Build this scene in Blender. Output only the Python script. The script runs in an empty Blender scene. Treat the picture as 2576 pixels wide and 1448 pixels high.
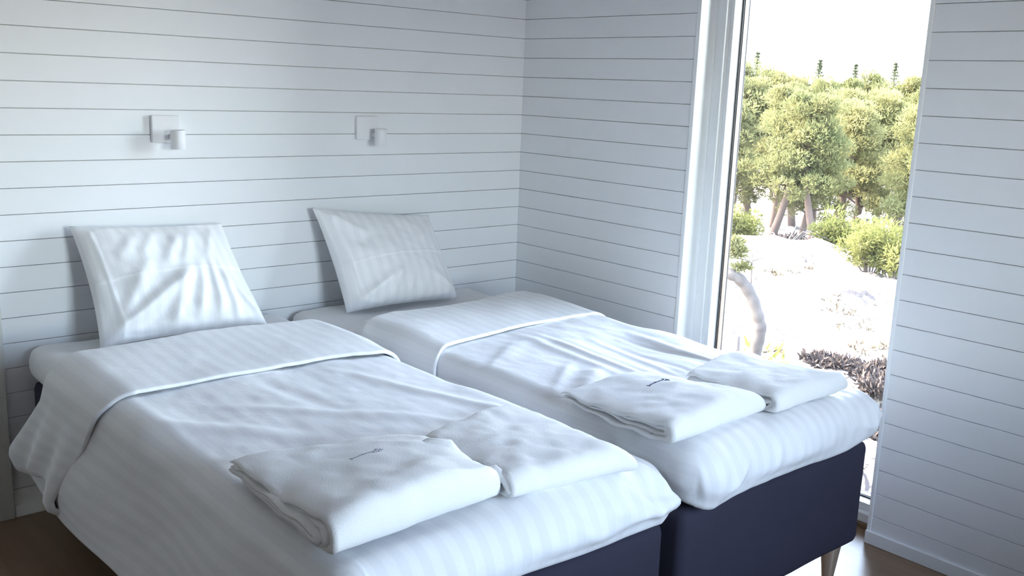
import bpy, bmesh, math, random
import numpy as np
from mathutils import Matrix, Vector

# ------------------------------------------------------------------ camera, world, sun, exposure
scene = bpy.context.scene
col = scene.collection

CAM = (-3.359, -3.790, 1.676)
YAW, PITCH, ROLL, FN = 41.36248, -11.77974, 2.21118, 1.8856634


def cam_basis():
    y, p, r = map(math.radians, (YAW, PITCH, ROLL))
    f = Vector((math.sin(y) * math.cos(p), math.cos(y) * math.cos(p), math.sin(p)))
    s = f.cross(Vector((0, 0, 1))).normalized()
    u = s.cross(f)
    return f, s * math.cos(r) + u * math.sin(r), u * math.cos(r) - s * math.sin(r)


cd = bpy.data.cameras.new('camera')
cd.sensor_width = 36.0
cd.lens = 18.0 * FN
cd.clip_start, cd.clip_end = 0.05, 500
cam = bpy.data.objects.new('camera', cd)
col.objects.link(cam)
_f, _r, _u = cam_basis()
_m = Matrix((_r, _u, -_f)).transposed().to_4x4()
_m.translation = Vector(CAM)
cam.matrix_world = _m
scene.camera = cam

SUN_DIR = Vector((-0.36, 0.72, 0.62)).normalized()      # towards the sun: behind the head wall
world = bpy.data.worlds.new('world')
scene.world = world
world.use_nodes = True
wn, wl = world.node_tree.nodes, world.node_tree.links
wn.clear()
wo = wn.new('ShaderNodeOutputWorld')
wb = wn.new('ShaderNodeBackground')
sky = wn.new('ShaderNodeTexSky')
sky.sky_type = 'NISHITA'
sky.sun_disc = False
sky.sun_elevation = math.asin(SUN_DIR.z)
sky.sun_rotation = math.atan2(SUN_DIR.x, SUN_DIR.y)
sky.air_density, sky.dust_density, sky.ozone_density = 1.0, 2.0, 1.0
wb.inputs['Strength'].default_value = 1.9
haze = wn.new('ShaderNodeMix')                # thin bright high cloud over the whole sky
haze.data_type = 'RGBA'
haze.inputs['Factor'].default_value = 0.65
haze.inputs['B'].default_value = (0.50, 0.505, 0.56, 1)
wl.new(sky.outputs[0], haze.inputs['A'])
wl.new(haze.outputs['Result'], wb.inputs['Color'])
wl.new(wb.outputs[0], wo.inputs['Surface'])

sd = bpy.data.lights.new('sun', 'SUN')
sd.energy = 4.0
sd.angle = math.radians(0.6)
sd.color = (1.0, 0.95, 0.86)
sun = bpy.data.objects.new('sun', sd)
col.objects.link(sun)
sun.rotation_euler = SUN_DIR.to_track_quat('Z', 'Y').to_euler()
sun.location = (0, 8, 12)

vs = scene.view_settings
vs.view_transform = 'Standard'
vs.look = 'None'
vs.gamma = 1.0
vs.use_curve_mapping = False
vs.exposure = 3.05
cy = scene.cycles
cy.use_denoising = True
try:
    cy.denoiser = 'OPENIMAGEDENOISE'
except Exception:
    pass
cy.max_bounces = 7
cy.diffuse_bounces = 5
cy.transparent_max_bounces = 16
cy.sample_clamp_indirect = 10
cy.use_adaptive_sampling = True
cy.adaptive_threshold = 0.06
cy.caustics_reflective = False
cy.caustics_refractive = False
cy.adaptive_min_samples = 24

rng = np.random.default_rng(7)
random.seed(7)

# ------------------------------------------------------------------ helpers: noise


def _hash(ix, iy, seed):
    h = (ix.astype(np.int64) * 374761393 + iy.astype(np.int64) * 668265263 + seed * 1442695041) & 0x7fffffff
    h = (h ^ (h >> 13)) * 1274126177 & 0x7fffffff
    h = h ^ (h >> 16)
    return (h & 0xffff) / 65535.0


def vnoise(x, y, seed=0):
    x = np.asarray(x, float); y = np.asarray(y, float)
    x, y = np.broadcast_arrays(x, y)
    ix, iy = np.floor(x), np.floor(y)
    fx, fy = x - ix, y - iy
    fx = fx * fx * fx * (fx * (fx * 6 - 15) + 10); fy = fy * fy * fy * (fy * (fy * 6 - 15) + 10)
    a = _hash(ix, iy, seed); b = _hash(ix + 1, iy, seed)
    c = _hash(ix, iy + 1, seed); d = _hash(ix + 1, iy + 1, seed)
    return (a * (1 - fx) + b * fx) * (1 - fy) + (c * (1 - fx) + d * fx) * fy - 0.5


def fbm(x, y, seed=0, octv=3, gain=0.5):
    t = 0; a = 1.0
    for o in range(octv):
        t = t + a * vnoise(x * 2 ** o, y * 2 ** o, seed + 17 * o)
        a *= gain
    return t


def sstep(a, b, x):
    t = np.clip((x - a) / (b - a), 0, 1)
    return t * t * (3 - 2 * t)


def ridge(x, y, x0, y0, x1, y1, w, amp):
    """a soft crease running from one point to another (gaussian across, faded at the ends)"""
    dx, dy = x1 - x0, y1 - y0
    L = math.hypot(dx, dy)
    tx, ty = dx / L, dy / L
    al = (x - x0) * tx + (y - y0) * ty
    ac = (x - x0) * -ty + (y - y0) * tx
    fade = sstep(-0.12 * L, 0.3 * L, al) * sstep(1.12 * L, 0.7 * L, al)
    return amp * np.exp(-(ac / w) ** 2) * fade


# ------------------------------------------------------------------ helpers: materials
MATS = {}


def principled(name):
    m = bpy.data.materials.new(name)
    m.use_nodes = True
    nt = m.node_tree
    b = nt.nodes['Principled BSDF']
    MATS[name] = m
    return m, nt, b


def plain(name, color, rough=0.5, metal=0.0, bump=0.0, bscale=200.0, var=0.0, vscale=3.0, spec=None):
    m, nt, b = principled(name)
    b.inputs['Base Color'].default_value = (*color, 1)
    b.inputs['Roughness'].default_value = rough
    b.inputs['Metallic'].default_value = metal
    if spec is not None:
        b.inputs['Specular IOR Level'].default_value = spec
    tc = nt.nodes.new('ShaderNodeTexCoord')
    if var:
        n = nt.nodes.new('ShaderNodeTexNoise'); n.inputs['Scale'].default_value = vscale
        n.inputs['Detail'].default_value = 4
        nt.links.new(tc.outputs['Object'], n.inputs['Vector'])
        mx = nt.nodes.new('ShaderNodeMix'); mx.data_type = 'RGBA'
        mx.inputs['A'].default_value = (*[c * (1 - var) for c in color], 1)
        mx.inputs['B'].default_value = (*[min(1, c * (1 + var)) for c in color], 1)
        nt.links.new(n.outputs['Fac'], mx.inputs['Factor'])
        nt.links.new(mx.outputs['Result'], b.inputs['Base Color'])
    if bump:
        n = nt.nodes.new('ShaderNodeTexNoise'); n.inputs['Scale'].default_value = bscale
        n.inputs['Detail'].default_value = 3
        nt.links.new(tc.outputs['Object'], n.inputs['Vector'])
        bp = nt.nodes.new('ShaderNodeBump'); bp.inputs['Strength'].default_value = bump
        bp.inputs['Distance'].default_value = 0.002
        nt.links.new(n.outputs['Fac'], bp.inputs['Height'])
        nt.links.new(bp.outputs['Normal'], b.inputs['Normal'])
    return m


def striped_cotton(name, period=0.052):
    """white cotton with woven satin stripes that follow the cloth (uv in metres)"""
    m, nt, b = principled(name)
    L = nt.links
    uv = nt.nodes.new('ShaderNodeUVMap')
    sp = nt.nodes.new('ShaderNodeSeparateXYZ'); L.new(uv.outputs[0], sp.inputs[0])
    mu = nt.nodes.new('ShaderNodeMath'); mu.operation = 'MULTIPLY'
    mu.inputs[1].default_value = 2 * math.pi / period
    L.new(sp.outputs['X'], mu.inputs[0])
    sn = nt.nodes.new('ShaderNodeMath'); sn.operation = 'SINE'; L.new(mu.outputs[0], sn.inputs[0])
    mr = nt.nodes.new('ShaderNodeMapRange'); mr.interpolation_type = 'SMOOTHSTEP'
    mr.inputs['From Min'].default_value = -0.18; mr.inputs['From Max'].default_value = 0.18
    L.new(sn.outputs[0], mr.inputs['Value'])
    mx = nt.nodes.new('ShaderNodeMix'); mx.data_type = 'RGBA'
    mx.inputs['A'].default_value = (0.805, 0.805, 0.82, 1)
    mx.inputs['B'].default_value = (0.845, 0.845, 0.855, 1)
    L.new(mr.outputs[0], mx.inputs['Factor']); L.new(mx.outputs['Result'], b.inputs['Base Color'])
    mr2 = nt.nodes.new('ShaderNodeMapRange')
    mr2.inputs['To Min'].default_value = 0.75; mr2.inputs['To Max'].default_value = 0.5
    L.new(mr.outputs[0], mr2.inputs['Value']); L.new(mr2.outputs[0], b.inputs['Roughness'])
    b.inputs['Specular IOR Level'].default_value = 0.3
    b.inputs['Sheen Weight'].default_value = 0.15
    tc = nt.nodes.new('ShaderNodeTexCoord')
    n = nt.nodes.new('ShaderNodeTexNoise'); n.inputs['Scale'].default_value = 28; n.inputs['Detail'].default_value = 5
    L.new(tc.outputs['Object'], n.inputs['Vector'])
    bp = nt.nodes.new('ShaderNodeBump'); bp.inputs['Strength'].default_value = 0.22
    bp.inputs['Distance'].default_value = 0.006
    L.new(n.outputs['Fac'], bp.inputs['Height']); L.new(bp.outputs['Normal'], b.inputs['Normal'])
    return m


plain('white_paint', (0.80, 0.81, 0.83), 0.45, bump=0.05, bscale=60, var=0.012, vscale=2.5)
plain('gloss_white', (0.84, 0.86, 0.87), 0.3)
plain('door_white', (0.66, 0.66, 0.62), 0.5)
plain('ceiling_white', (0.75, 0.75, 0.75), 0.7)
plain('grey_wall', (0.62, 0.60, 0.60), 0.6)
plain('plain_wall', (0.74, 0.74, 0.75), 0.6)
plain('sheet', (0.80, 0.80, 0.81), 0.75, bump=0.12, bscale=40, spec=0.2)
plain('terry', (0.87, 0.87, 0.875), 0.95, bump=0.7, bscale=420, spec=0.1)
plain('navy_fabric', (0.042, 0.040, 0.062), 0.85, bump=0.3, bscale=500, var=0.08, vscale=6, spec=0.15)
plain('leg_metal', (0.62, 0.52, 0.42), 0.35, metal=0.6)
plain('chrome', (0.75, 0.74, 0.72), 0.15, metal=1.0)
plain('gasket', (0.02, 0.02, 0.022), 0.6)
plain('lamp_white', (0.80, 0.80, 0.82), 0.35)
plain('dark_inside', (0.05, 0.05, 0.05), 0.8)
plain('thread_faded', (0.30, 0.31, 0.38), 0.9)
plain('thread_blue', (0.05, 0.06, 0.14), 0.8)
plain('spacer_reflection', (0.13, 0.10, 0.075), 0.5)  # flat tan painted in place of the ground reflected in the metal spacer
plain('bark', (0.055, 0.036, 0.029), 0.9, bump=0.8, bscale=14, var=0.35, vscale=6)
plain('bark_grey', (0.036, 0.032, 0.031), 0.9, bump=0.9, bscale=16, var=0.6, vscale=12)
plain('dry_grass', (0.04, 0.029, 0.013), 0.95, var=0.3)
plain('twig', (0.06, 0.05, 0.045), 0.9)
plain('grey_post', (0.07, 0.075, 0.08), 0.5)
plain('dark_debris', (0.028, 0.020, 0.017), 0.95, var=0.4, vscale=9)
striped_cotton('striped_cotton')
striped_cotton('striped_pillow', 0.05)


def wood_floor():
    m, nt, b = principled('floor_wood')
    L = nt.links
    tc = nt.nodes.new('ShaderNodeTexCoord')
    mp = nt.nodes.new('ShaderNodeMapping'); mp.inputs['Scale'].default_value = (14, 0.9, 1)
    L.new(tc.outputs['Object'], mp.inputs['Vector'])
    n = nt.nodes.new('ShaderNodeTexNoise'); n.inputs['Scale'].default_value = 2.0; n.inputs['Detail'].default_value = 6
    L.new(mp.outputs[0], n.inputs['Vector'])
    cr = nt.nodes.new('ShaderNodeValToRGB')
    cr.color_ramp.elements[0].color = (0.20, 0.125, 0.075, 1); cr.color_ramp.elements[0].position = 0.3
    cr.color_ramp.elements[1].color = (0.26, 0.17, 0.105, 1); cr.color_ramp.elements[1].position = 0.75
    L.new(n.outputs['Fac'], cr.inputs[0]); L.new(cr.outputs[0], b.inputs['Base Color'])
    b.inputs['Roughness'].default_value = 0.32


wood_floor()


def glass_mat():
    m = bpy.data.materials.new('window_glass'); m.use_nodes = True
    MATS['window_glass'] = m
    nt = m.node_tree; nt.nodes.clear()
    o = nt.nodes.new('ShaderNodeOutputMaterial')
    t = nt.nodes.new('ShaderNodeBsdfTransparent'); t.inputs[0].default_value = (0.985, 0.965, 0.93, 1)
    g = nt.nodes.new('ShaderNodeBsdfGlossy'); g.inputs['Roughness'].default_value = 0.0
    fr = nt.nodes.new('ShaderNodeFresnel'); fr.inputs['IOR'].default_value = 1.45
    mx = nt.nodes.new('ShaderNodeMixShader')
    nt.links.new(fr.outputs[0], mx.inputs[0]); nt.links.new(t.outputs[0], mx.inputs[1])
    nt.links.new(g.outputs[0], mx.inputs[2]); nt.links.new(mx.outputs[0], o.inputs[0])


glass_mat()


def foliage_mat(name, c1, c2):
    m = bpy.data.materials.new(name); m.use_nodes = True
    MATS[name] = m
    nt = m.node_tree; nt.nodes.clear(); L = nt.links
    o = nt.nodes.new('ShaderNodeOutputMaterial')
    oi = nt.nodes.new('ShaderNodeObjectInfo')
    geo = nt.nodes.new('ShaderNodeNewGeometry')
    n = nt.nodes.new('ShaderNodeTexNoise'); n.inputs['Scale'].default_value = 1.3
    L.new(geo.outputs['Position'], n.inputs['Vector'])
    ad = nt.nodes.new('ShaderNodeMath'); ad.operation = 'MULTIPLY_ADD'
    ad.inputs[1].default_value = 0.45; ad.inputs[2].default_value = -0.1
    L.new(oi.outputs['Random'], ad.inputs[0])
    a2 = nt.nodes.new('ShaderNodeMath'); a2.operation = 'ADD'; a2.use_clamp = True
    L.new(ad.outputs[0], a2.inputs[0]); L.new(n.outputs['Fac'], a2.inputs[1])
    mx = nt.nodes.new('ShaderNodeMix'); mx.data_type = 'RGBA'
    mx.inputs['A'].default_value = (*c1, 1); mx.inputs['B'].default_value = (*c2, 1)
    L.new(a2.outputs[0], mx.inputs['Factor'])
    d = nt.nodes.new('ShaderNodeBsdfDiffuse'); t = nt.nodes.new('ShaderNodeBsdfTranslucent')
    L.new(mx.outputs['Result'], d.inputs[0]); L.new(mx.outputs['Result'], t.inputs[0])
    ms = nt.nodes.new('ShaderNodeMixShader'); ms.inputs[0].default_value = 0.4
    L.new(d.outputs[0], ms.inputs[1]); L.new(t.outputs[0], ms.inputs[2]); L.new(ms.outputs[0], o.inputs[0])


foliage_mat('pine_needles', (0.042, 0.060, 0.026), (0.17, 0.16, 0.07))
foliage_mat('spruce_needles', (0.03, 0.042, 0.027), (0.06, 0.07, 0.04))
foliage_mat('bush_leaves', (0.05, 0.065, 0.022), (0.13, 0.13, 0.045))


def rock_mat():
    m, nt, b = principled('rock')
    L = nt.links
    geo = nt.nodes.new('ShaderNodeNewGeometry')
    n1 = nt.nodes.new('ShaderNodeTexNoise'); n1.inputs['Scale'].default_value = 0.8; n1.inputs['Detail'].default_value = 8
    L.new(geo.outputs['Position'], n1.inputs['Vector'])
    cr = nt.nodes.new('ShaderNodeValToRGB')
    e = cr.color_ramp.elements
    e[0].position, e[0].color = 0.30, (0.05, 0.040, 0.022, 1)
    e[1].position, e[1].color = 0.42, (0.19, 0.165, 0.15, 1)
    e2 = cr.color_ramp.elements.new(0.7); e2.color = (0.25, 0.23, 0.215, 1)
    L.new(n1.outputs['Fac'], cr.inputs[0])
    n2 = nt.nodes.new('ShaderNodeTexNoise'); n2.inputs['Scale'].default_value = 9; n2.inputs['Detail'].default_value = 6
    L.new(geo.outputs['Position'], n2.inputs['Vector'])
    mp = nt.nodes.new('ShaderNodeMapRange'); mp.inputs['From Min'].default_value = 0.34; mp.inputs['From Max'].default_value = 0.46
    mp.inputs['To Min'].default_value = 0.12; mp.inputs['To Max'].default_value = 1.0
    L.new(n2.outputs['Fac'], mp.inputs['Value'])
    mx = nt.nodes.new('ShaderNodeMix'); mx.data_type = 'RGBA'; mx.blend_type = 'MULTIPLY'
    mx.inputs['Factor'].default_value = 0.9
    L.new(cr.outputs[0], mx.inputs['A']); L.new(mp.outputs[0], mx.inputs['B'])
    L.new(mx.outputs['Result'], b.inputs['Base Color'])
    b.inputs['Roughness'].default_value = 0.95
    b.inputs['Specular IOR Level'].default_value = 0.1
    # thin cracks that come and go across the granite
    dn = nt.nodes.new('ShaderNodeVectorMath'); dn.operation = 'MULTIPLY_ADD'
    dn.inputs[1].default_value = (1.4, 1.4, 1.4)
    L.new(n1.outputs['Color'], dn.inputs[0]); L.new(geo.outputs['Position'], dn.inputs[2])
    vo = nt.nodes.new('ShaderNodeTexVoronoi'); vo.feature = 'DISTANCE_TO_EDGE'; vo.inputs['Scale'].default_value = 0.75
    L.new(dn.outputs[0], vo.inputs['Vector'])
    n3 = nt.nodes.new('ShaderNodeTexNoise'); n3.inputs['Scale'].default_value = 0.9
    L.new(geo.outputs['Position'], n3.inputs['Vector'])
    wd = nt.nodes.new('ShaderNodeMapRange'); wd.inputs['From Min'].default_value = 0.47; wd.inputs['From Max'].default_value = 0.75
    wd.inputs['To Min'].default_value = 0.0; wd.inputs['To Max'].default_value = 0.05
    L.new(n3.outputs['Fac'], wd.inputs['Value'])
    lt = nt.nodes.new('ShaderNodeMath'); lt.operation = 'LESS_THAN'
    L.new(vo.outputs['Distance'], lt.inputs[0]); L.new(wd.outputs[0], lt.inputs[1])
    mc = nt.nodes.new('ShaderNodeMix'); mc.data_type = 'RGBA'
    mc.inputs['B'].default_value = (0.040, 0.036, 0.036, 1)
    L.new(lt.outputs[0], mc.inputs['Factor']); L.new(mx.outputs['Result'], mc.inputs['A'])
    L.new(mc.outputs['Result'], b.inputs['Base Color'])
    bp = nt.nodes.new('ShaderNodeBump'); bp.inputs['Strength'].default_value = 0.5; bp.inputs['Distance'].default_value = 0.08
    L.new(n2.outputs['Fac'], bp.inputs['Height']); L.new(bp.outputs['Normal'], b.inputs['Normal'])


rock_mat()

# ------------------------------------------------------------------ helpers: objects


def tag(o, label=None, cat=None, group=None, kind=None):
    if label: o['label'] = label
    if cat: o['category'] = cat
    if group: o['group'] = group
    if kind: o['kind'] = kind
    return o


def empty(name, loc=(0, 0, 0)):
    o = bpy.data.objects.new(name, None)
    o.empty_display_size = 0.1
    col.objects.link(o)
    o.location = loc
    return o


def link(name, me, mat, parent=None, loc=None):
    o = bpy.data.objects.new(name, me)
    col.objects.link(o)
    if mat and not me.materials:
        me.materials.append(MATS[mat])
    if parent:
        o.parent = parent
        o.matrix_parent_inverse = Matrix.Translation(-Vector(parent.location))
    if loc is not None:
        o.location = loc
    return o


def from_bm(name, bm, mat, parent=None, smooth=False):
    bmesh.ops.recalc_face_normals(bm, faces=bm.faces)
    me = bpy.data.meshes.new(name)
    bm.to_mesh(me); bm.free()
    if smooth:
        for p in me.polygons: p.use_smooth = True
    return link(name, me, mat, parent)


def add_box(bm, x0, x1, y0, y1, z0, z1):
    v = [bm.verts.new(c) for c in ((x0, y0, z0), (x1, y0, z0), (x1, y1, z0), (x0, y1, z0),
                                   (x0, y0, z1), (x1, y0, z1), (x1, y1, z1), (x0, y1, z1))]
    for f in ((3, 2, 1, 0), (4, 5, 6, 7), (0, 1, 5, 4), (1, 2, 6, 5), (2, 3, 7, 6), (3, 0, 4, 7)):
        bm.faces.new([v[i] for i in f])


def boxes(name, mat, lst, parent=None, bevel=0.0, seg=2):
    bm = bmesh.new()
    for b in lst: add_box(bm, *b)
    if bevel:
        bmesh.ops.bevel(bm, geom=list(bm.edges), offset=bevel, segments=seg, profile=0.5, affect='EDGES')
    return from_bm(name, bm, mat, parent, smooth=False)


def add_tube(bm, pts, radii, n=10, cap=True):
    pts = [Vector(p) for p in pts]
    rings = []
    prev = None
    for i, p in enumerate(pts):
        a = pts[max(i - 1, 0)]; b = pts[min(i + 1, len(pts) - 1)]
        t = (b - a).normalized()
        if prev is None:
            ref = Vector((0, 0, 1)) if abs(t.z) < 0.9 else Vector((1, 0, 0))
            s = t.cross(ref).normalized()
        else:
            s = (prev - t * prev.dot(t)).normalized()
        prev = s
        u = t.cross(s)
        r = radii[i] if hasattr(radii, '__len__') else radii
        rings.append([bm.verts.new(p + (s * math.cos(k * 2 * math.pi / n) + u * math.sin(k * 2 * math.pi / n)) * r) for k in range(n)])
    for i in range(len(rings) - 1):
        for k in range(n):
            bm.faces.new((rings[i][k], rings[i][(k + 1) % n], rings[i + 1][(k + 1) % n], rings[i + 1][k]))
    if cap:
        bm.faces.new(rings[0][::-1]); bm.faces.new(rings[-1])


def add_lathe(bm, prof, cx, cy_, n=24, cap=True):
    rings = []
    for r, z in prof:
        rings.append([bm.verts.new((cx + r * math.cos(k * 2 * math.pi / n), cy_ + r * math.sin(k * 2 * math.pi / n), z)) for k in range(n)])
    for i in range(len(rings) - 1):
        for k in range(n):
            bm.faces.new((rings[i][k], rings[i][(k + 1) % n], rings[i + 1][(k + 1) % n], rings[i + 1][k]))
    if cap:
        bm.faces.new(rings[0][::-1]); bm.faces.new(rings[-1])


def grid_mesh(name, P, UV=None, closed_u=False):
    """P: (nu, nv, 3) array -> quad mesh with smooth shading and optional uv"""
    nu, nv = P.shape[:2]
    verts = P.reshape(-1, 3)
    i, j = np.meshgrid(np.arange(nu if closed_u else nu - 1), np.arange(nv - 1), indexing='ij')
    i2 = (i + 1) % nu
    faces = np.stack([i * nv + j, i2 * nv + j, i2 * nv + j + 1, i * nv + j + 1], -1).reshape(-1, 4)
    me = bpy.data.meshes.new(name)
    me.vertices.add(len(verts)); me.vertices.foreach_set('co', verts.astype(np.float32).ravel())
    me.loops.add(faces.size); me.loops.foreach_set('vertex_index', faces.astype(np.int32).ravel())
    me.polygons.add(len(faces))
    me.polygons.foreach_set('loop_start', np.arange(0, faces.size, 4, dtype=np.int32))
    me.update(calc_edges=True)
    me.polygons.foreach_set('use_smooth', np.ones(len(faces), dtype=bool))
    if UV is not None:
        l = me.uv_layers.new(name='UVMap')
        l.data.foreach_set('uv', UV.reshape(-1, 2)[faces.ravel()].astype(np.float32).ravel())
    me.validate()
    return me


def grid_normals(P):
    du = np.gradient(P, axis=0); dv = np.gradient(P, axis=1)
    n = np.cross(du, dv)
    n /= np.linalg.norm(n, axis=-1, keepdims=True) + 1e-9
    return n


# ------------------------------------------------------------------ the room
X_L, Y_R, H = -4.4, -4.5, 2.50
PITCHW = 0.095
Z0 = 0.01425
WY0, WY1 = -2.108, -1.115          # the opening in view
HEAD = 2.36

floor = boxes('floor', 'floor_wood', [(X_L - .3, 0.12, Y_R - .3, 0.3, -0.2, 0.0)]); tag(floor, kind='structure')
ceil_ = boxes('ceiling', 'ceiling_white', [(X_L - .3, 0.40, Y_R - .3, 0.3, H, H + .25)]); tag(ceil_, kind='structure')

PT = 0.014
DX0, DX1 = -3.42, -2.575           # door leaf in the head wall
wall_back = boxes('wall_back', 'plain_wall', [(DX1 + .005, 0.40, PT, 0.3, 0, H), (X_L - .3, DX0 - .005, PT, .3, 0, H),
                                              (DX0 - .005, DX1 + .005, PT, .3, 2.07, H), (DX0 - .005, DX1 + .005, .065, .3, 0, 2.07)]); tag(wall_back, kind='structure')
wall_right = boxes('wall_right', 'plain_wall', [
    (PT, 0.35, WY1 + .02, 0.0135, -.2, H), (PT, 0.35, Y_R, WY0 - .017, -.2, H),
    (PT, 0.35, WY0 - .017, WY1 + .02, HEAD + .02, H), (0.12, 0.35, WY0 - .017, WY1 + .02, -.2, 0.0)])
tag(wall_right, kind='structure')
W3 = (-2.1, -1.0, 0.85, 2.25)       # unseen window assumed behind the camera, placed and sized for fill light
wall_rear = boxes('wall_rear', 'grey_wall', [(X_L - .3, W3[0], Y_R - .3, Y_R, 0, H), (W3[1], 0.35, Y_R - .3, Y_R, 0, H),
                                             (W3[0], W3[1], Y_R - .3, Y_R, W3[3], H), (W3[0], W3[1], Y_R - .3, Y_R, 0, W3[2])])
tag(wall_rear, kind='structure')
wall_left = boxes('wall_left', 'grey_wall', [(X_L - .3, X_L, Y_R - .3, 0.0135, 0, H)]); tag(wall_left, kind='structure')


def plank_mesh(name, length, axis):
    """one horizontal board: eased edges and a tongue gap; front at 0, back at PT; origin at its lower edge"""
    g, c = 0.0010, 0.0013
    h = PITCHW
    prof = [(PT, g), (c, g), (0, g + c), (0, h - g - c), (c, h - g), (PT, h - g)]
    bm = bmesh.new()
    ends = []
    for s in (0, -length):
        ends.append([bm.verts.new((s, d, z) if axis == 'x' else (d, s, z)) for d, z in prof])
    n = len(prof)
    for i in range(n):
        bm.faces.new((ends[0][i], ends[0][(i + 1) % n], ends[1][(i + 1) % n], ends[1][i]))
    bm.faces.new(ends[0]); bm.faces.new(ends[1][::-1])
    bmesh.ops.recalc_face_normals(bm, faces=bm.faces)
    me = bpy.data.meshes.new(name); bm.to_mesh(me); bm.free()
    me.materials.append(MATS['white_paint'])
    return me


nb = int((H - Z0) / PITCHW)
m_back = plank_mesh('plank', 2.50, 'x')
m_over = plank_mesh('plank', 1.9, 'x')
m_r1 = plank_mesh('plank', -WY1 - .02, 'y')
m_r2 = plank_mesh('plank', (WY0 - .017) - Y_R, 'y')
m_hd = plank_mesh('plank', 1.05, 'y')
for k in range(nb):
    z = Z0 + k * PITCHW
    link('plank', m_back, None, wall_back, (0, 0, z))
    link('plank', m_r1, None, wall_right, (0, 0, z))
    link('plank', m_r2, None, wall_right, (0, WY0 - .017, z))
    if z > 2.14:
        link('plank', m_over, None, wall_back, (-2.5, 0, z))

bb = boxes('baseboard_right', 'gloss_white', [(-0.013, 0.0, Y_R, WY0 - .0, 0, 0.052)], bevel=0.003); tag(bb, kind='structure')
bb = boxes('baseboard_back', 'gloss_white', [(-2.5, -0.013, -0.012, 0, 0, 0.045)], bevel=0.003); tag(bb, kind='structure')
bb = boxes('baseboard_corner', 'gloss_white', [(-0.013, 0.0, WY1 + .02, -0.0, 0, 0.052)], bevel=0.003); tag(bb, kind='structure')

# door in the head wall, its white casing just enters the picture on the left
door = empty('door_1', (-3.0, 0.02, 0)); tag(door, kind='structure')
boxes('casing', 'door_white', [(-2.570, -2.502, -0.018, PT, 0, 2.14)], door, 0.004)
boxes('casing', 'door_white', [(-3.49, -3.422, -0.018, PT, 0, 2.14)], door, 0.004)
boxes('casing', 'door_white', [(-3.49, -2.502, -0.019, PT, 2.07, 2.141)], door, 0.004)
boxes('leaf', 'door_white', [(DX0, DX1, 0.02, 0.06, 0.008, 2.062)], door, 0.003)
bm = bmesh.new(); add_tube(bm, [(-2.66, 0.02, 1.0), (-2.66, -0.05, 1.0), (-2.78, -0.05, 1.0)], 0.009)
from_bm('handle', bm, 'chrome', door, True)


def make_window(n, y0, y1, zb, zt):
    """fixed window set in a deep lined opening of the right-hand wall"""
    w = empty('window_%d' % n, (0.2, (y0 + y1) / 2, zb)); tag(w, kind='structure')
    boxes('jamb_lining', 'gloss_white', [(-0.004, 0.12, y1, y1 + .02, 0, zt + .02)], w, 0.003)
    boxes('jamb_lining', 'gloss_white', [(-0.004, 0.12, y0 - .017, y0, 0, zt + .02)], w, 0.003)
    boxes('head_lining', 'gloss_white', [(-0.004, 0.12, y0, y1, zt, zt + .02)], w, 0.003)
    fx = 0.11

    def ring(name, mat, x0, x1, o0, o1, zb0, zb1, bev):
        boxes(name, mat, [(x0, x1, y1 - o1, y1 - o0, zb0, zt - o0), (x0, x1, y0 + o0, y0 + o1, zb0, zt - o0),
                          (x0, x1, y0 + o1, y1 - o1, zb0, zb1), (x0, x1, y0 + o1, y1 - o1, zt - o1, zt - o0)], w, bev)
    boxes('threshold', 'floor_wood', [(0.095, 0.13, y0, y1, 0.0, 0.02)], w, 0.002)
    ring('outer_frame', 'gloss_white', fx, 0.25, 0.0, 0.046, 0.02, 0.058, 0.003)
    ring('sash', 'gloss_white', fx + .03, 0.245, 0.046, 0.064, 0.058, 0.088, 0.003)
    ring('gasket', 'gasket', 0.196, 0.203, 0.064, 0.069, 0.088, 0.093, 0)
    ring('spacer', 'spacer_reflection', 0.207, 0.235, 0.064, 0.070, 0.088, 0.094, 0)
    ring('gasket', 'gasket', 0.240, 0.246, 0.064, 0.069, 0.088, 0.093, 0)
    boxes('pane', 'window_glass', [(0.204, 0.206, y0 + .06, y1 - .06, 0.085, zt - .06)], w)
    return w


make_window(1, WY0, WY1, 0.02, HEAD)
w2 = empty('window_2', ((W3[0] + W3[1]) / 2, Y_R - .15, W3[2])); tag(w2, kind='structure')
for fb in ((W3[0], W3[0] + .06, W3[2], W3[3]), (W3[1] - .06, W3[1], W3[2], W3[3]), (W3[0] + .06, W3[1] - .06, W3[2], W3[2] + .06), (W3[0] + .06, W3[1] - .06, W3[3] - .06, W3[3])):
    boxes('frame_bar', 'gloss_white', [(fb[0], fb[1], Y_R - .2, Y_R - .1, fb[2], fb[3])], w2)
boxes('pane', 'window_glass', [(W3[0] + .06, W3[1] - .06, Y_R - .152, Y_R - .15, W3[2] + .06, W3[3] - .06)], w2)
# light portals in the two window openings: they emit nothing, they only steer sky sampling
for nm, loc, rot, sx, sy in (('portal_side', (0.19, (WY0 + WY1) / 2, HEAD / 2), (0, math.radians(90), 0), HEAD, WY1 - WY0),
                             ('portal_rear', ((W3[0] + W3[1]) / 2, Y_R - .14, (W3[2] + W3[3]) / 2), (math.radians(90), 0, 0), W3[1] - W3[0], W3[3] - W3[2])):
    pd = bpy.data.lights.new(nm, 'AREA'); pd.shape = 'RECTANGLE'; pd.size, pd.size_y = sx, sy
    pd.cycles.is_portal = True
    po = bpy.data.objects.new(nm, pd); col.objects.link(po); po.location = loc; po.rotation_euler = rot

# roof slab keeps the sun off the ceiling edge
roof = boxes('roof', 'grey_post', [(X_L - .6, 0.55, Y_R - .6, 0.6, H + .26, H + .5)]); tag(roof, kind='structure')

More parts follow.
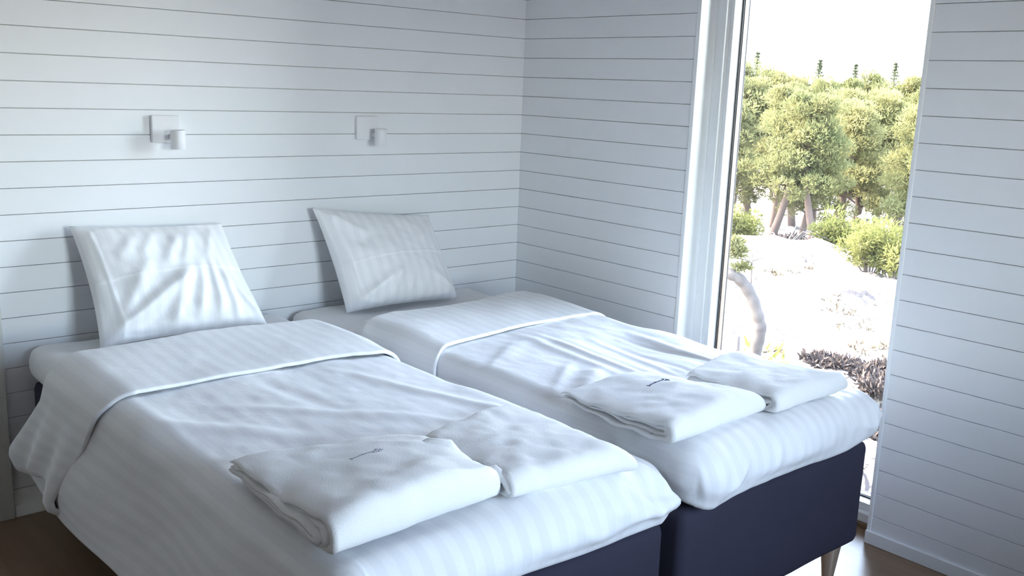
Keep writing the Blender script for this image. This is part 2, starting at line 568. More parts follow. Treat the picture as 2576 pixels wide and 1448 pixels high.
# ------------------------------------------------------------------ beds
BEDS = {1: (-2.42, -1.42), 2: (-1.345, -0.355)}
YF = -2.26                       # foot plane of the bases
ZB, ZM, ZT = 0.165, 0.54, 0.672  # base bottom, base top, mattress top
BNAME = {1: 'low bed by the door casing, navy upholstered box base on tapered legs',
         2: 'low bed by the tall window, navy upholstered box base on tapered legs'}
MNAME = {1: 'white sheeted mattress on the bed by the door casing',
         2: 'white sheeted mattress on the bed by the tall window'}


def round_box(name, mat, x0, x1, y0, y1, z0, z1, bev, seg, parent=None, amp=0.0, cuts=0, seed=0):
    bm = bmesh.new(); add_box(bm, x0, x1, y0, y1, z0, z1)
    bmesh.ops.bevel(bm, geom=list(bm.edges), offset=bev, segments=seg, profile=0.5, affect='EDGES')
    if cuts:
        le = [e for e in bm.edges if e.calc_length() > 0.1]
        bmesh.ops.subdivide_edges(bm, edges=le, cuts=cuts, use_grid_fill=True)
    if amp:
        co = np.array([v.co[:] for v in bm.verts])
        nz = fbm(co[:, 0] * 5 + co[:, 2] * 6, co[:, 1] * 5, seed, 3) * amp
        bm.normal_update()
        for v, d in zip(bm.verts, nz): v.co += v.normal * float(d)
    return from_bm(name, bm, mat, parent, True)


for b, (bx0, bx1) in BEDS.items():
    bed = empty('bed', ((bx0 + bx1) / 2, YF / 2, 0)); tag(bed, BNAME[b], 'bed', 'two single beds side by side')
    round_box('base', 'navy_fabric', bx0, bx1, YF, -0.03, ZB, ZM, 0.032, 5, bed, 0.004, 12, b)
    for lx in (bx0 + .065, bx1 - .065):
        for ly in (YF + .065, -0.12):
            bm = bmesh.new()
            add_lathe(bm, [(0.017, 0.006), (0.019, 0.02), (0.036, ZB - .004), (0.036, ZB + .004)], lx, ly)
            lg = from_bm('leg', bm, 'leg_metal', bed, True)
            bm = bmesh.new(); add_lathe(bm, [(0.024, 0), (0.024, 0.005), (0.019, 0.007)], lx, ly)
            from_bm('glide', bm, 'chrome', lg, True)
    mt = round_box('mattress', 'sheet', bx0 - .012, bx1 + .012, YF + .02, -0.018, ZM, ZT, 0.055, 6, None, 0.010, 24, 5 + b)
    tag(mt, MNAME[b], 'mattress', 'mattresses on the two beds')


# ------------------------------------------------------------------ duvets
RC = 0.017                        # roundness of a hem


def profile(d, hem, r, am, rc=RC):
    """arc length d past the flat edge -> (outward, drop); after the hem the cloth rolls inward"""
    dd = np.minimum(d, hem)
    phi = np.minimum(dd / r, am)
    rest = np.maximum(dd - r * am, 0)
    h = r * np.sin(phi) + rest * np.cos(am)
    z = -r * (1 - np.cos(phi)) - rest * np.sin(am)
    head = np.minimum(hem / r, am)
    psi = np.clip((d - hem) / rc, 0, math.pi)
    h = h + rc * (np.sin(head + psi) - np.sin(head))
    z = z - rc * (np.cos(head) - np.cos(head + psi))
    return h, z


def duvet(x0, x1, yh, yf, z, Hl, Hr, Hf, rl, rr, rf, aml, amr, amf, nx, ny, seed, wrinkles, hemvar=None, head_tilt=None):
    c = 0.14
    # cloth coordinates
    xs = np.concatenate([np.linspace(x0 - Hl * (1 + c), x0 - Hl, 7)[:-1], np.linspace(x0 - Hl, x0, max(12, int(nx * Hl / 1.6)))[:-1],
                         np.linspace(x0, x1, nx), np.linspace(x1, x1 + Hr, max(12, int(nx * Hr / 1.2)))[1:],
                         np.linspace(x1 + Hr, x1 + Hr * (1 + c), 7)[1:]])
    ys = np.concatenate([np.linspace(yh, yf, ny), np.linspace(yf, yf - Hf, 26)[1:], np.linspace(yf - Hf, yf - Hf * (1 + c), 7)[1:]])
    X, Y = np.meshgrid(xs, ys, indexing='ij')
    el = np.maximum(0, x0 - X) / Hl; er = np.maximum(0, X - x1) / Hr; ef = np.maximum(0, yf - Y) / Hf
    a = np.maximum(el, er); sg = np.where(X < x0, -1.0, 1.0)
    th = np.arctan2(ef, a + 1e-9)
    m = np.maximum(a, ef)
    left = X < x0
    Hs = np.where(left, Hl, Hr); Rs = np.where(left, rl, rr); Am = np.where(left, aml, amr)
    c2, s2 = np.cos(th) ** 2, np.sin(th) ** 2
    hem = Hs * c2 + Hf * s2
    if hemvar is not None:
        hem = hem * (1 + hemvar(X, Y))
    r = Rs * c2 + rf * s2
    am = Am * c2 + amf * s2
    d = np.where(m <= 1, m * hem, hem + (m - 1) / c * math.pi * RC)
    h, dz = profile(d, hem, r, am)
    px = np.clip(X, x0, x1) + sg * np.cos(th) * h * (m > 0)
    py = np.clip(Y, yf, None) - np.sin(th) * h * (m > 0)
    if head_tilt is not None:
        # below the shoulder the cloth hangs slanted towards the head
        w = np.clip((yh - Y) / 1.1, 0, 1)
        py = py + head_tilt(np.where(left, np.minimum(d, hem), 0)) * (1 - w) ** 2
    pz = z + dz
    P = np.stack([px, py, pz], -1)
    N = grid_normals(P)
    if N[len(xs) // 2, ny // 2, 2] < 0: N = -N
    mm = np.clip(m, 0, 1)
    edge = (1 - 0.85 * sstep(0.75, 1.0, mm))
    disp = fbm(X * 2.2, Y * 1.7, seed, 2) * 0.030 + fbm(X * 7, Y * 5, seed + 3, 3) * 0.007
    disp = disp + wrinkles(X, Y, mm, left)
    # padding swells a little along the middle and thins to the shoulders
    disp = disp * edge
    P = P + N * disp[..., None]
    P[..., 1] = np.minimum(P[..., 1], yh + 0.6)
    UV = np.stack([X, Y], -1)
    return P, UV


def wr1(X, Y, m, left):
    w = 0
    # folds hanging down the long side
    w = w + np.where(left, m * 0.016 * np.sin(Y * 11 + 2.5 * np.sin(Y * 3.1 + 1)), 0)
    w = w + 0.004 * np.sin(Y * 30 + 4 * vnoise(X * 3, Y * 3, 4)) * sstep(0.1, 0.7, m) * (~left)
    w = w + ridge(X, Y, -2.25, -1.15, -1.6, -1.9, 0.03, 0.006) + ridge(X, Y, -1.75, -1.1, -1.5, -1.9, 0.025, 0.007)
    w = w + ridge(X, Y, -2.45, -1.2, -2.1, -1.6, 0.04, 0.010) + ridge(X, Y, -2.0, -1.0, -1.95, -1.5, 0.03, -0.006)
    w = w + ridge(X, Y, -1.75, -2.33, -1.40, -2.40, 0.022, 0.016) + ridge(X, Y, -1.58, -2.2, -1.38, -2.5, 0.016, 0.014) + ridge(X, Y, -1.66, -2.28, -1.45, -2.48, 0.014, 0.010) + ridge(X, Y, -1.7, -2.38, -1.4, -2.36, 0.013, 0.012)
    w = w + ridge(X, Y, -1.9, -2.3, -1.6, -2.5, 0.02, 0.006) + ridge(X, Y, -2.2, -2.3, -2.1, -2.55, 0.03, 0.006)
    return w


def wr2(X, Y, m, left):
    w = 0
    r = np.random.default_rng(21)
    for i in range(16):                                 # long soft creases along the bed
        x = r.uniform(-1.0, -0.42); y = r.uniform(-1.75, -1.05); L = r.uniform(0.35, 0.8); dxx = r.uniform(-0.10, 0.05)
        w = w + ridge(X, Y, x, y, x + dxx, y - L, r.uniform(0.014, 0.03), r.uniform(0.003, 0.008) * r.choice([1, 1, -0.7]))
    for i in range(12):                                 # slanting folds down the gap side
        x = r.uniform(-1.3, -1.1); y = r.uniform(-2.0, -1.1)
        w = w + ridge(X, Y, x + .16, y, x - 0.12, y - 0.20, r.uniform(0.020, 0.035), r.uniform(0.003, 0.0065))
    for i in range(14):                                 # short gathers over the foot
        x = r.uniform(-1.35, -0.35)
        w = w + ridge(X, Y, x + r.uniform(0.0, .08), -2.25, x - .04, -2.52, r.uniform(0.012, 0.022), r.uniform(0.002, 0.005))
    w = w + ridge(X, Y, -0.52, -2.36, -0.33, -2.48, 0.014, 0.010) + ridge(X, Y, -0.45, -2.3, -0.28, -2.42, 0.014, 0.008)
    w = w + ridge(X, Y, -1.15, -2.33, -1.33, -2.45, 0.016, 0.012) + ridge(X, Y, -1.1, -2.4, -1.3, -2.5, 0.012, 0.009)
    return w


ZD = 0.728
hv1 = lambda X, Y: 0.05 * np.sin(Y * 6.0 + 0.6) + 0.10 * vnoise(X * 4, Y * 3, 3)
tilt = lambda d: np.interp(d, [0, .1, .53], [0, 0.0, 0.34])
P, UV = duvet(-2.385, -1.515, -0.52, -2.225, ZD, 0.52, 0.16, 0.195, 0.085, 0.075, 0.095, math.radians(85), math.radians(92), math.radians(100),
              170, 240, 11, wr1, hv1, tilt)
du1 = empty('duvet', (-1.92, -1.4, ZD)); tag(du1, 'striped white duvet hanging low over the side of the bed by the door casing', 'duvet', 'striped white duvets')
link('cover', grid_mesh('cover', P, UV), 'striped_cotton', du1)

hv2 = lambda X, Y: 0.16 * vnoise(X * 3.3, Y * 3, 8) + 0.10 * sstep(-1.12, -1.34, X) * (Y < -2.2) - 0.10 * sstep(-0.62, -0.42, X) * (Y < -2.2)
P, UV = duvet(-1.275, -0.445, -0.55, -2.225, ZD, 0.17, 0.20, 0.195, 0.075, 0.095, 0.095, math.radians(92), math.radians(100), math.radians(100),
              170, 240, 31, wr2, hv2)
du2 = empty('duvet', (-0.87, -1.4, ZD)); tag(du2, 'striped white duvet tucked short on the bed by the tall window', 'duvet', 'striped white duvets')
link('cover', grid_mesh('cover', P, UV), 'striped_cotton', du2)


def fold_band(x0, x1, z, Hl, Hr, rl, rr, aml, amr, yfar, ynear, seed, parent, wave=0.0):
    """the top of the duvet turned back towards the foot"""
    c = 0.05
    xs = np.concatenate([np.linspace(x0 - Hl - .03, x0 - Hl, 5)[:-1], np.linspace(x0 - Hl, x0, 60)[:-1], np.linspace(x0, x1, 120), np.linspace(x1, x1 + Hr, 24)[1:],
                         np.linspace(x1 + Hr, x1 + Hr + .03, 5)[1:]])
    el = np.maximum(0, x0 - xs); er = np.maximum(0, xs - x1)
    left = xs < x0
    d = np.where(left, el, er)
    hem = np.where(left, Hl, Hr)
    h, dz = profile(d, hem, np.where(left, rl, rr), np.where(left, aml, amr), 0.010)
    bx = np.clip(xs, x0, x1) + np.where(left, -h, h); bz = z + dz
    tx, tz = np.gradient(bx), np.gradient(bz)
    ln = np.hypot(tx, tz); nx_, nz_ = -tz / ln, tx / ln
    fl = yfar(xs, d); nl = ynear(xs, d)
    # section along the bed: tucked under, round back edge, over the top, rolled hem
    rho = 0.024
    sec = [(0.09, -2 * rho * 0.9), (0.05, -2 * rho), (rho, -2 * rho)]
    for k in range(1, 12):
        a = math.pi * k / 12
        sec.append((rho - rho * math.sin(a), -rho - rho * math.cos(a)))
    W = 1.0
    n_top = 60
    Wd = (fl - nl)
    pts = []
    for w, q in sec:
        pts.append((np.full_like(xs, w), np.full_like(xs, q)))
    for k in range(n_top + 1):
        t = k / n_top
        pts.append((rho + (Wd - rho) * t, 0.0 + 0.006 * math.sin(math.pi * t) - 0.010 * t + np.zeros_like(xs)))
    for k in range(1, 7):
        a = math.pi * k / 6
        pts.append((Wd + 0.007 * math.sin(a), -0.010 - 0.007 * (1 - math.cos(a)) + np.zeros_like(xs)))
    pts.append((Wd - .03, -0.024 + np.zeros_like(xs)))
    Wm = np.stack([p[0] for p in pts], 1); Q = np.stack([p[1] for p in pts], 1)
    T = np.linspace(0, 1, Wm.shape[1])[None, :]
    Xc = xs[:, None]
    lift = 0.026
    Q = Q + lift + fbm(Xc * 2.4, Wm * 3 + 0 * Xc, seed, 2) * 0.016 + fbm(Xc * 9, Wm * 7, seed + 5, 2) * 0.004
    if wave:
        fall = sstep(0.12, 0.5, d)[:, None]
        Q = Q + fall * wave * np.sin(Wm * 34 + 1.0 + 1.2 * np.sin(d[:, None] * 9)) + fall * wave * .6 * np.sin(Wm * 17)
    Px = bx[:, None] + nx_[:, None] * Q; Pz = bz[:, None] + nz_[:, None] * Q
    Py = fl[:, None] - Wm
    if wave:
        Pz = Pz + (sstep(0.35, 0.52, d)[:, None]) * (0.035 * np.sin(Wm * 21 + 2.2) - 0.03 * sstep(.1, .4, Wm))
    P = np.stack([Px, Py, Pz], -1)
    return link('turned_down_edge', grid_mesh('turned_down_edge', P, np.stack([Xc + 0 * Wm, Py], -1)), 'striped_cotton', parent)


fold_band(-2.375, -1.53, ZD + .006, 0.46, 0.11, 0.10, 0.085, math.radians(84), math.radians(78),
          lambda x, d: np.where(x < -2.375, np.interp(d, [0, .08, .2, .46], [-.50, -.50, -.45, -.17]), -0.49 + 0.012 * np.sin(x * 6)),
          lambda x, d: np.where(x < -2.375, np.interp(d, [0, .08, .25, .46], [-1.01, -0.99, -.86, -.62]),
                                -0.985 - 0.03 * sstep(-1.75, -1.5, x) - 0.02 * sstep(-2.2, -2.4, x)), 41, du1, 0.014)
fold_band(-1.27, -0.46, ZD + .006, 0.17, 0.17, 0.085, 0.10, math.radians(80), math.radians(88),
          lambda x, d: -0.55 - 0.02 * np.sin(x * 5) - 0.08 * sstep(-1.15, -1.4, x), lambda x, d: -1.035 - 0.03 * np.sin(x * 4.0 + 1.2) - 0.06 * sstep(-1.2, -1.45, x), 47, du2, 0.0)


# ------------------------------------------------------------------ pillows
def pillow(corners, T, seed, label, creases, seam):
    TL, TR, BR, BL = [np.array(c, float) for c in corners]
    n = 90
    u = np.linspace(-1, 1, n); U, V = np.meshgrid(u, u, indexing='ij')     # u across, v up
    # edges drawn in between the pointed corners
    pu = U * (1 - 0.055 * (1 - V ** 2) * U ** 2); pv = V * (1 - 0.05 * (1 - U ** 2) * V ** 2)
    a, b = (pu + 1) / 2, (pv + 1) / 2
    base = ((1 - a) * (1 - b))[..., None] * BL + (a * (1 - b))[..., None] * BR + (a * b)[..., None] * TR + ((1 - a) * b)[..., None] * TL
    nrm = np.cross(BR - BL, TL - BL); nrm /= np.linalg.norm(nrm)
    if nrm[1] > 0: nrm = -nrm
    hgt = ((1 - U ** 2) * (1 - V ** 2)) ** 0.42 * (1 - 0.16 * V)
    wr = fbm(U * 1.4, V * 1.1, seed, 2) * 0.022 + fbm(U * 4 + V * 2.0, V * 3 - U, seed + 9, 2) * 0.006
    for c in creases: wr = wr + ridge(U, V, *c)
    wr = wr + 0.005 * np.exp(-((V - (seam[0] + seam[1] * U + 0.08 * (1 - U ** 2))) / 0.02) ** 2) + 0.003 * sstep(0.0, 0.05, V - (seam[0] + seam[1] * U + 0.08 * (1 - U ** 2)))
    wr = wr + 0.004 * np.exp(-((U + 0.80 + 0.05 * V) / 0.025) ** 2)          # stitched side hem
    fade = sstep(0, 0.12, (1 - U ** 2) * (1 - V ** 2))
    front = base + nrm * (T * 0.62 * hgt + wr * fade)[..., None]
    back = base - nrm * (T * 0.38 * hgt + 0.3 * wr * fade)[..., None]
    for S in (front, back):
        S[..., 1] = np.minimum(S[..., 1], -0.014)
        S[..., 2] = np.maximum(S[..., 2], ZT + 0.006)
    P = np.concatenate([front, back[:, ::-1][:, 1:-1], front[:, :1]], 1)      # closes top and bottom; sides meet at u = +-1
    w, hh = np.linalg.norm(BR - BL), np.linalg.norm(TL - BL)
    Uc = np.concatenate([U, U[:, 1:-1], U[:, :1]], 1) * w / 2
    Vc = np.concatenate([V, V[:, ::-1][:, 1:-1], V[:, :1]], 1) * hh / 2
    o = link('pillow', grid_mesh('pillow', P, np.stack([Uc, Vc], -1)), 'striped_pillow')
    tag(o, label, 'pillow', 'striped white pillows leaning on the board wall')
    return o


pillow([(-2.262, -0.055, 1.108), (-1.672, -0.055, 1.085), (-1.575, -0.262, 0.685), (-2.235, -0.25, 0.683)], 0.17, 3,
       'wide white pillow with deep diagonal folds on the bed by the door casing',
       [(-0.95, -0.95, 0.25, 0.12, 0.10, 0.030), (-0.95, -0.98, 0.1, -0.45, 0.10, -0.014), (-0.9, -0.9, -0.2, 0.45, 0.09, 0.012), (-0.2, -0.85, 0.12, 0.1, 0.07, 0.018),
        (0.1, -0.8, 0.38, 0.25, 0.06, 0.016), (0.36, -0.85, 0.52, 0.35, 0.055, 0.017), (0.58, -0.9, 0.62, 0.25, 0.05, 0.014), (0.92, -0.92, 0.62, 0.0, 0.06, 0.018),
        (-0.1, 0.15, 0.25, 0.8, 0.08, 0.014), (0.15, 0.2, 0.42, 0.85, 0.06, 0.010), (0.5, 0.3, 0.75, 0.85, 0.07, 0.012), (-0.6, 0.35, -0.3, 0.85, 0.08, 0.008), (-0.35, 0.35, -0.05, 0.85, 0.07, 0.008)], (0.02, 0.04))
pillow([(-1.252, -0.055, 1.125), (-0.625, -0.06, 1.055), (-0.600, -0.27, 0.685), (-1.192, -0.245, 0.683)], 0.16, 12,
       'smoother white pillow with a pointed upper corner on the bed by the window',
       [(-0.92, -0.92, -0.1, -0.35, 0.09, 0.018), (-0.35, -0.95, 0.0, -0.2, 0.08, 0.016), (0.0, -0.9, 0.2, -0.3, 0.06, 0.008), (0.3, -0.9, 0.45, -0.2, 0.07, 0.010),
        (-0.95, 0.95, -0.4, 0.45, 0.09, 0.016), (0.92, -0.9, 0.5, -0.35, 0.08, 0.014), (-0.6, 0.2, -0.2, 0.5, 0.1, -0.008), (0.9, 0.85, 0.5, 0.3, 0.09, 0.010)], (-0.05, 0.12))


# ------------------------------------------------------------------ folded towels
def towel_creases(seed, n=9):
    r = np.random.default_rng(seed)
    L = []
    for k in range(n):
        u0, v0 = r.uniform(0.02, 0.7), r.uniform(0.1, 0.95)
        L.append((u0, v0, u0 + r.uniform(0.2, 0.5), v0 + r.uniform(-0.35, 0.35), r.uniform(0.035, 0.08), r.uniform(0.002, 0.005) * r.choice([1, 1, -1])))
    return lambda u, v: sum(ridge(u, v, *c) for c in L)


def towel(name_label, FL, FR, BR, BL, zb, hf, hb, seed, layers=2, bow=0.0, tip=0.0, cat='towel', open_left=0.012):
    """a towel folded over itself: nested U-shaped layers, closed fold to the foot of the bed, open edges to the side"""
    FL, FR, BR, BL = [np.array(p, float) for p in (FL, FR, BR, BL)]
    nu = 44
    bm = bmesh.new()
    rr = np.random.default_rng(seed)
    ridges = towel_creases(seed + 50)
    u = np.linspace(0, 1, nu)
    for li in range(layers):
        # section: v = 0 front .. 1 back, q = 0 bottom .. 1 top (share of local height)
        th = 0.5 / layers * 0.74
        q0 = 0.5 * li / layers; q1 = 1 - q0
        v0 = 0.0 + li * 0.05; v1 = 1.0 - rr.uniform(0, 0.05) - 0.02 * li
        def path(inset):
            pts = []
            n = 26
            qa, qb = q0 + inset * th, q1 - inset * th
            rad = (qb - qa) / 2; cen = (qb + qa) / 2
            fr = v0 + inset * 0.06
            rv = 0.085 * (rad / 0.5)
            for k in range(n): pts.append((v1 + (fr + rv - v1) * k / (n - 1), qb))
            for k in range(1, 12):
                a = math.pi * k / 12
                pts.append((fr + rv - rv * math.sin(a), cen + rad * math.cos(a)))
            for k in range(n): pts.append((fr + rv + (v1 - fr - rv) * k / (n - 1), qa))
            return pts
        outer, inner = path(0.0), path(1.0)
        nc = 4
        tipb = []
        for k in range(1, nc):                          # rounded cut edge of the layer, lower end
            a = math.pi * k / nc; tipb.append((v1 + 0.012 * math.sin(a), q0 + th * (1 - math.cos(a)) / 2))
        tipt = [(v, 1 - q) for v, q in tipb][::-1]
        sec = outer + tipb + inner[::-1] + tipt
        sec = np.array(sec)
        v, q = sec[:, 0], sec[:, 1]
        off = rr.uniform(-1, 1) * open_left
        ushift0 = rr.uniform(-0.02, 0.035) * (li > 0); ushift1 = 1 - li * 0.012
        rings = []
        for ui in u:
            uu = ushift0 + (ushift1 - ushift0) * ui
            b0 = FL * (1 - uu) + FR * uu; b1 = BL * (1 - uu) + BR * uu
            xy = b0[None, :] * (1 - v[:, None]) + b1[None, :] * v[:, None]
            hloc = hf * (1 - v) + hb * v
            hloc = hloc * (1 - tip * (1 - uu) ** 2 * v) * (1 + bow * math.sin(math.pi * uu))
            # edges slump towards the sides
            e = 1 - 0.22 * math.exp(-uu / 0.06) - 0.30 * math.exp(-(1 - uu) / 0.06)
            nz = fbm(xy[:, 0] * 7, xy[:, 1] * 7, seed, 3)
            zz = zb + q * hloc * e + q * (0.012 * nz + ridges(uu, v)) + 0.003 * fbm(xy[:, 0] * 26, xy[:, 1] * 26, seed + 4, 2) * q
            zz = zz + (0.005 * np.sin(v * 9 + li * 2.1) + 0.004 * np.sin(v * 23 + li)) * math.exp(-uu / 0.10)
            jx = 0.010 * fbm(np.full_like(v, uu * 6), v * 4 + li * 3, seed + 7 + li, 2)
            rings.append(np.stack([xy[:, 0] + jx, xy[:, 1] + 0.8 * jx, zz], 1))
        vr = [[bm.verts.new(p) for p in r] for r in rings]
        ns = len(sec)
        for i in range(nu - 1):
            for k in range(ns):
                bm.faces.new((vr[i][k], vr[i][(k + 1) % ns], vr[i + 1][(k + 1) % ns], vr[i + 1][k]))
        for ring_, flip in ((vr[0], False), (vr[-1], True)):
            # close the side: bridge outer and inner paths as a strip
            no = len(outer)
            inn = ring_[no + len(tipb): no + len(tipb) + no][::-1]
            out = ring_[:no]
            for k in range(no - 1):
                bm.faces.new((out[k], inn[k], inn[k + 1], out[k + 1]) if not flip else (out[k + 1], inn[k + 1], inn[k], out[k]))
            a_ = [out[-1]] + ring_[no:no + len(tipb)] + [inn[-1]]
            b_ = [inn[0]] + ring_[no + len(tipb) + no:] + [out[0]]
            bm.faces.new(a_); bm.faces.new(b_)
    o = from_bm('folded_towel', bm, 'terry', None, True)
    tag(o, name_label, cat, 'folded white towels at the foot of the beds')
    return o


ZK = ZD + 0.010
t1 = towel('thick folded white towel with open layers, on the bed by the door casing',
           (-2.445, -2.255), (-1.985, -2.215), (-1.955, -1.90), (-2.405, -1.68), ZK, 0.095, 0.062, 5, 3, 0.12, 0.55)
t2 = towel('flat folded white towel beside the thick one, on the bed by the door casing',
           (-1.975, -2.25), (-1.605, -2.30), (-1.57, -1.80), (-1.93, -1.84), ZK, 0.075, 0.045, 8, 2, 0.05, 0.1)
t3 = towel('folded white towel with clear dark blue embroidery on the bed by the window',
           (-1.40, -2.25), (-0.935, -2.215), (-0.985, -1.83), (-1.355, -1.745), ZK, 0.080, 0.055, 13, 2, 0.10, 0.5)
t4 = towel('folded white towel lying closest to the window on the bed by the window',
           (-0.925, -2.255), (-0.525, -2.25), (-0.55, -1.84), (-0.91, -1.88), ZK, 0.072, 0.060, 17, 2, 0.05, 0.1)


bm = bmesh.new()
add_tube(bm, [(-2.055, -1.955, ZK + .050), (-2.02, -1.98, ZK + .068), (-1.985, -2.015, ZK + .066), (-1.972, -2.055, ZK + .045)], [0.010, 0.019, 0.020, 0.010], 12)
from_bm('rolled_corner', bm, 'terry', t1, True)
bm = bmesh.new()
add_tube(bm, [(-2.0, -2.15, ZK + .050), (-1.975, -2.18, ZK + .058), (-1.966, -2.215, ZK + .045), (-1.972, -2.24, ZK + .02)], [0.008, 0.014, 0.014, 0.008], 12)
from_bm('rolled_edge', bm, 'terry', t1, True)


def top_z(o, x, y):
    ok, loc, nrm, idx = o.ray_cast(Vector((x, y, 2.0)), Vector((0, 0, -1)))
    return loc.z if ok else 0.8


def embroidery(o, cx, cy_, ang, s, seed, mat='thread_blue', rs=0.75):
    """two short lines of tiny stitched script with a little star-like emblem; the script cannot be read in the photo"""
    rr = np.random.default_rng(seed)
    bm = bmesh.new()
    ca, sa = math.cos(ang), math.sin(ang)

    def stroke(pts, rad):
        P3 = []
        for a, b in pts:
            x = cx + (a * ca - b * sa) * s; y = cy_ + (a * sa + b * ca) * s
            P3.append((x, y, top_z(o, x, y) + 0.0006))
        add_tube(bm, P3, rad * rs, 6)
    n = 46
    stroke([(-0.5 + 0.66 * k / n, 0.022 * math.sin(k * 1.9) * (0.6 + 0.6 * abs(math.sin(k * 0.7)))) for k in range(n)], 0.0011)
    stroke([(-0.5, -0.05), (-0.5, 0.07)], 0.0012); stroke([(-0.17, -0.03), (-0.17, 0.06)], 0.0011)
    for k in range(5):
        a = k * math.pi * 2 / 5 + .3
        stroke([(0.30 + 0.03 * math.cos(a), 0.03 + 0.03 * math.sin(a)), (0.30 + 0.13 * math.cos(a + .25), 0.03 + 0.10 * math.sin(a + .25))], 0.0015)
    n = 22
    stroke([(0.02 + 0.28 * k / n, -0.12 + 0.020 * math.sin(k * 2.1)) for k in range(n)], 0.0011)
    return from_bm('embroidery', bm, mat, o, True)


bpy.context.view_layer.update()
tag(embroidery(t3, -1.135, -1.965, math.radians(6), 0.115, 1), 'dark blue stitched script')
tag(embroidery(t1, -2.185, -1.97, math.radians(4), 0.10, 2, 'thread_faded', 0.6), 'faint blue stitched script')


# ------------------------------------------------------------------ reading lamps on the wall
def wall_lamp(px, pz, cxo, label):
    L = empty('wall_lamp', (px, 0, pz)); tag(L, label, 'wall lamp', 'small white reading lamps')
    boxes('wall_plate', 'lamp_white', [(px - .055, px + .055, -0.022, -0.0005, pz - .052, pz + .052)], L, 0.003)
    cx, cyy = px + cxo, -0.082
    bm = bmesh.new(); add_tube(bm, [(cx - .004, -0.022, pz - .03), (cx - .004, -0.056, pz - .03)], 0.010, 14)
    from_bm('arm', bm, 'lamp_white', L, True)
    bm = bmesh.new(); n = 32
    prof = [(0.0265, pz - .074), (0.0275, pz - .073), (0.0275, pz - .001), (0.0268, pz), (0.0255, pz - .001), (0.0255, pz - .072), (0.0265, pz - .074)]
    add_lathe(bm, prof, cx, cyy, n, cap=False)
    sh = from_bm('shade', bm, 'lamp_white', L, True)
    bm = bmesh.new(); add_lathe(bm, [(0.0254, pz - .020), (0.0254, pz - .016)], cx, cyy, n)
    from_bm('inner_disc', bm, 'dark_inside', sh)
    return L


wall_lamp(-1.873, 1.462, 0.022, 'small white wall lamp with cylinder shade above the bed by the door casing')
wall_lamp(-0.948, 1.467, 0.030, 'small white wall lamp with cylinder shade above the bed by the window')

# ------------------------------------------------------------------ outside
FA = Vector((0.857, 0.515)); LA = Vector((0.515, -0.857))       # out from the house, and along the slope


def w_xy(a, l):
    return CAM[0] + FA.x * a + LA.x * l, CAM[1] + FA.y * a + LA.y * l


def polar(bearing, dist):
    """a place by compass bearing and distance from the bedroom -> slope coordinates"""
    t = math.radians(bearing - 59.0)
    return dist * math.cos(t), dist * math.sin(t)


def ground_h(a, l):
    a = np.asarray(a, float); l = np.asarray(l, float)
    h = np.interp(a, [0, 6, 9, 12, 15, 20, 24, 26.5, 30, 34, 42, 55, 75, 120], [-3.7, -3.6, -3.45, -3.12, -2.55, -2.2, -2.15, -2.35, -3.0, -3.5, -3.9, -4.3, -4.0, -3.0])
    h = h - 0.14 * l * sstep(8, 22, a) * sstep(48, 30, a) * np.clip(1 - np.abs(l) / 40, 0.2, 1)
    return h


a_ = np.concatenate([np.linspace(5.0, 32, 150), np.linspace(32.5, 130, 60)])
l_ = np.concatenate([np.linspace(-60, -9, 30)[:-1], np.linspace(-9, 9, 90), np.linspace(9, 60, 30)[1:]])
A, Lg = np.meshgrid(a_, l_, indexing='ij')
Hh = ground_h(A, Lg) + fbm(A * 0.35, Lg * 0.35, 61, 4) * 0.38 + fbm(A * 1.6, Lg * 1.6, 67, 3) * 0.10
# stepped ledges and cracks in the bare rock
ck = vnoise(A * 0.45 + 0.5 * Lg, Lg * 0.8, 71)
Hh = Hh - 0.16 * np.exp(-(ck / 0.03) ** 2) * sstep(40, 25, A)
ck2 = vnoise(A * 0.9 - 0.3 * Lg, Lg * 0.35, 77)
Hh = Hh + 0.15 * sstep(-0.02, 0.03, ck2) * sstep(40, 25, A)
PX = CAM[0] + FA.x * A + LA.x * Lg; PY = CAM[1] + FA.y * A + LA.y * Lg
rock = link('ground', grid_mesh('ground', np.stack([PX, PY, Hh], -1)), 'rock'); tag(rock, 'pale bare granite slope outside the window', 'rock', kind='structure')


def gz(a, l):
    x, y = w_xy(a, l)
    ok, loc, n, i = rock.ray_cast(Vector((x, y, 30)), Vector((0, 0, -1)))
    return loc.z if ok else float(ground_h(a, l))


def needle_cloud(centres, radii, per, size, rr, flat=0.6):
    """many little leaf or needle tufts around branch ends: one triangle pair each"""
    n = sum(per)
    C = np.repeat(np.array(centres), per, 0); R = np.repeat(np.array(radii), per)
    d = rr.normal(size=(n, 3)); d /= np.linalg.norm(d, axis=1, keepdims=True)
    rad = rr.uniform(0.25, 1.0, n) ** 0.5
    p = C + d * (R * rad)[:, None] * np.array([1, 1, flat])
    ax = d * 0.8 + rr.normal(size=(n, 3)) * 0.6; ax[:, 2] += 0.5
    ax /= np.linalg.norm(ax, axis=1, keepdims=True)
    sd_ = np.cross(ax, rr.normal(size=(n, 3))); sd_ /= np.linalg.norm(sd_, axis=1, keepdims=True)
    s = size * rr.uniform(0.6, 1.3, n)[:, None]
    v = np.stack([p - sd_ * s * 0.20, p + sd_ * s * 0.20, p + ax * s + sd_ * s * .08, p + ax * s - sd_ * s * 0.08], 1)
    return v.reshape(-1, 3)


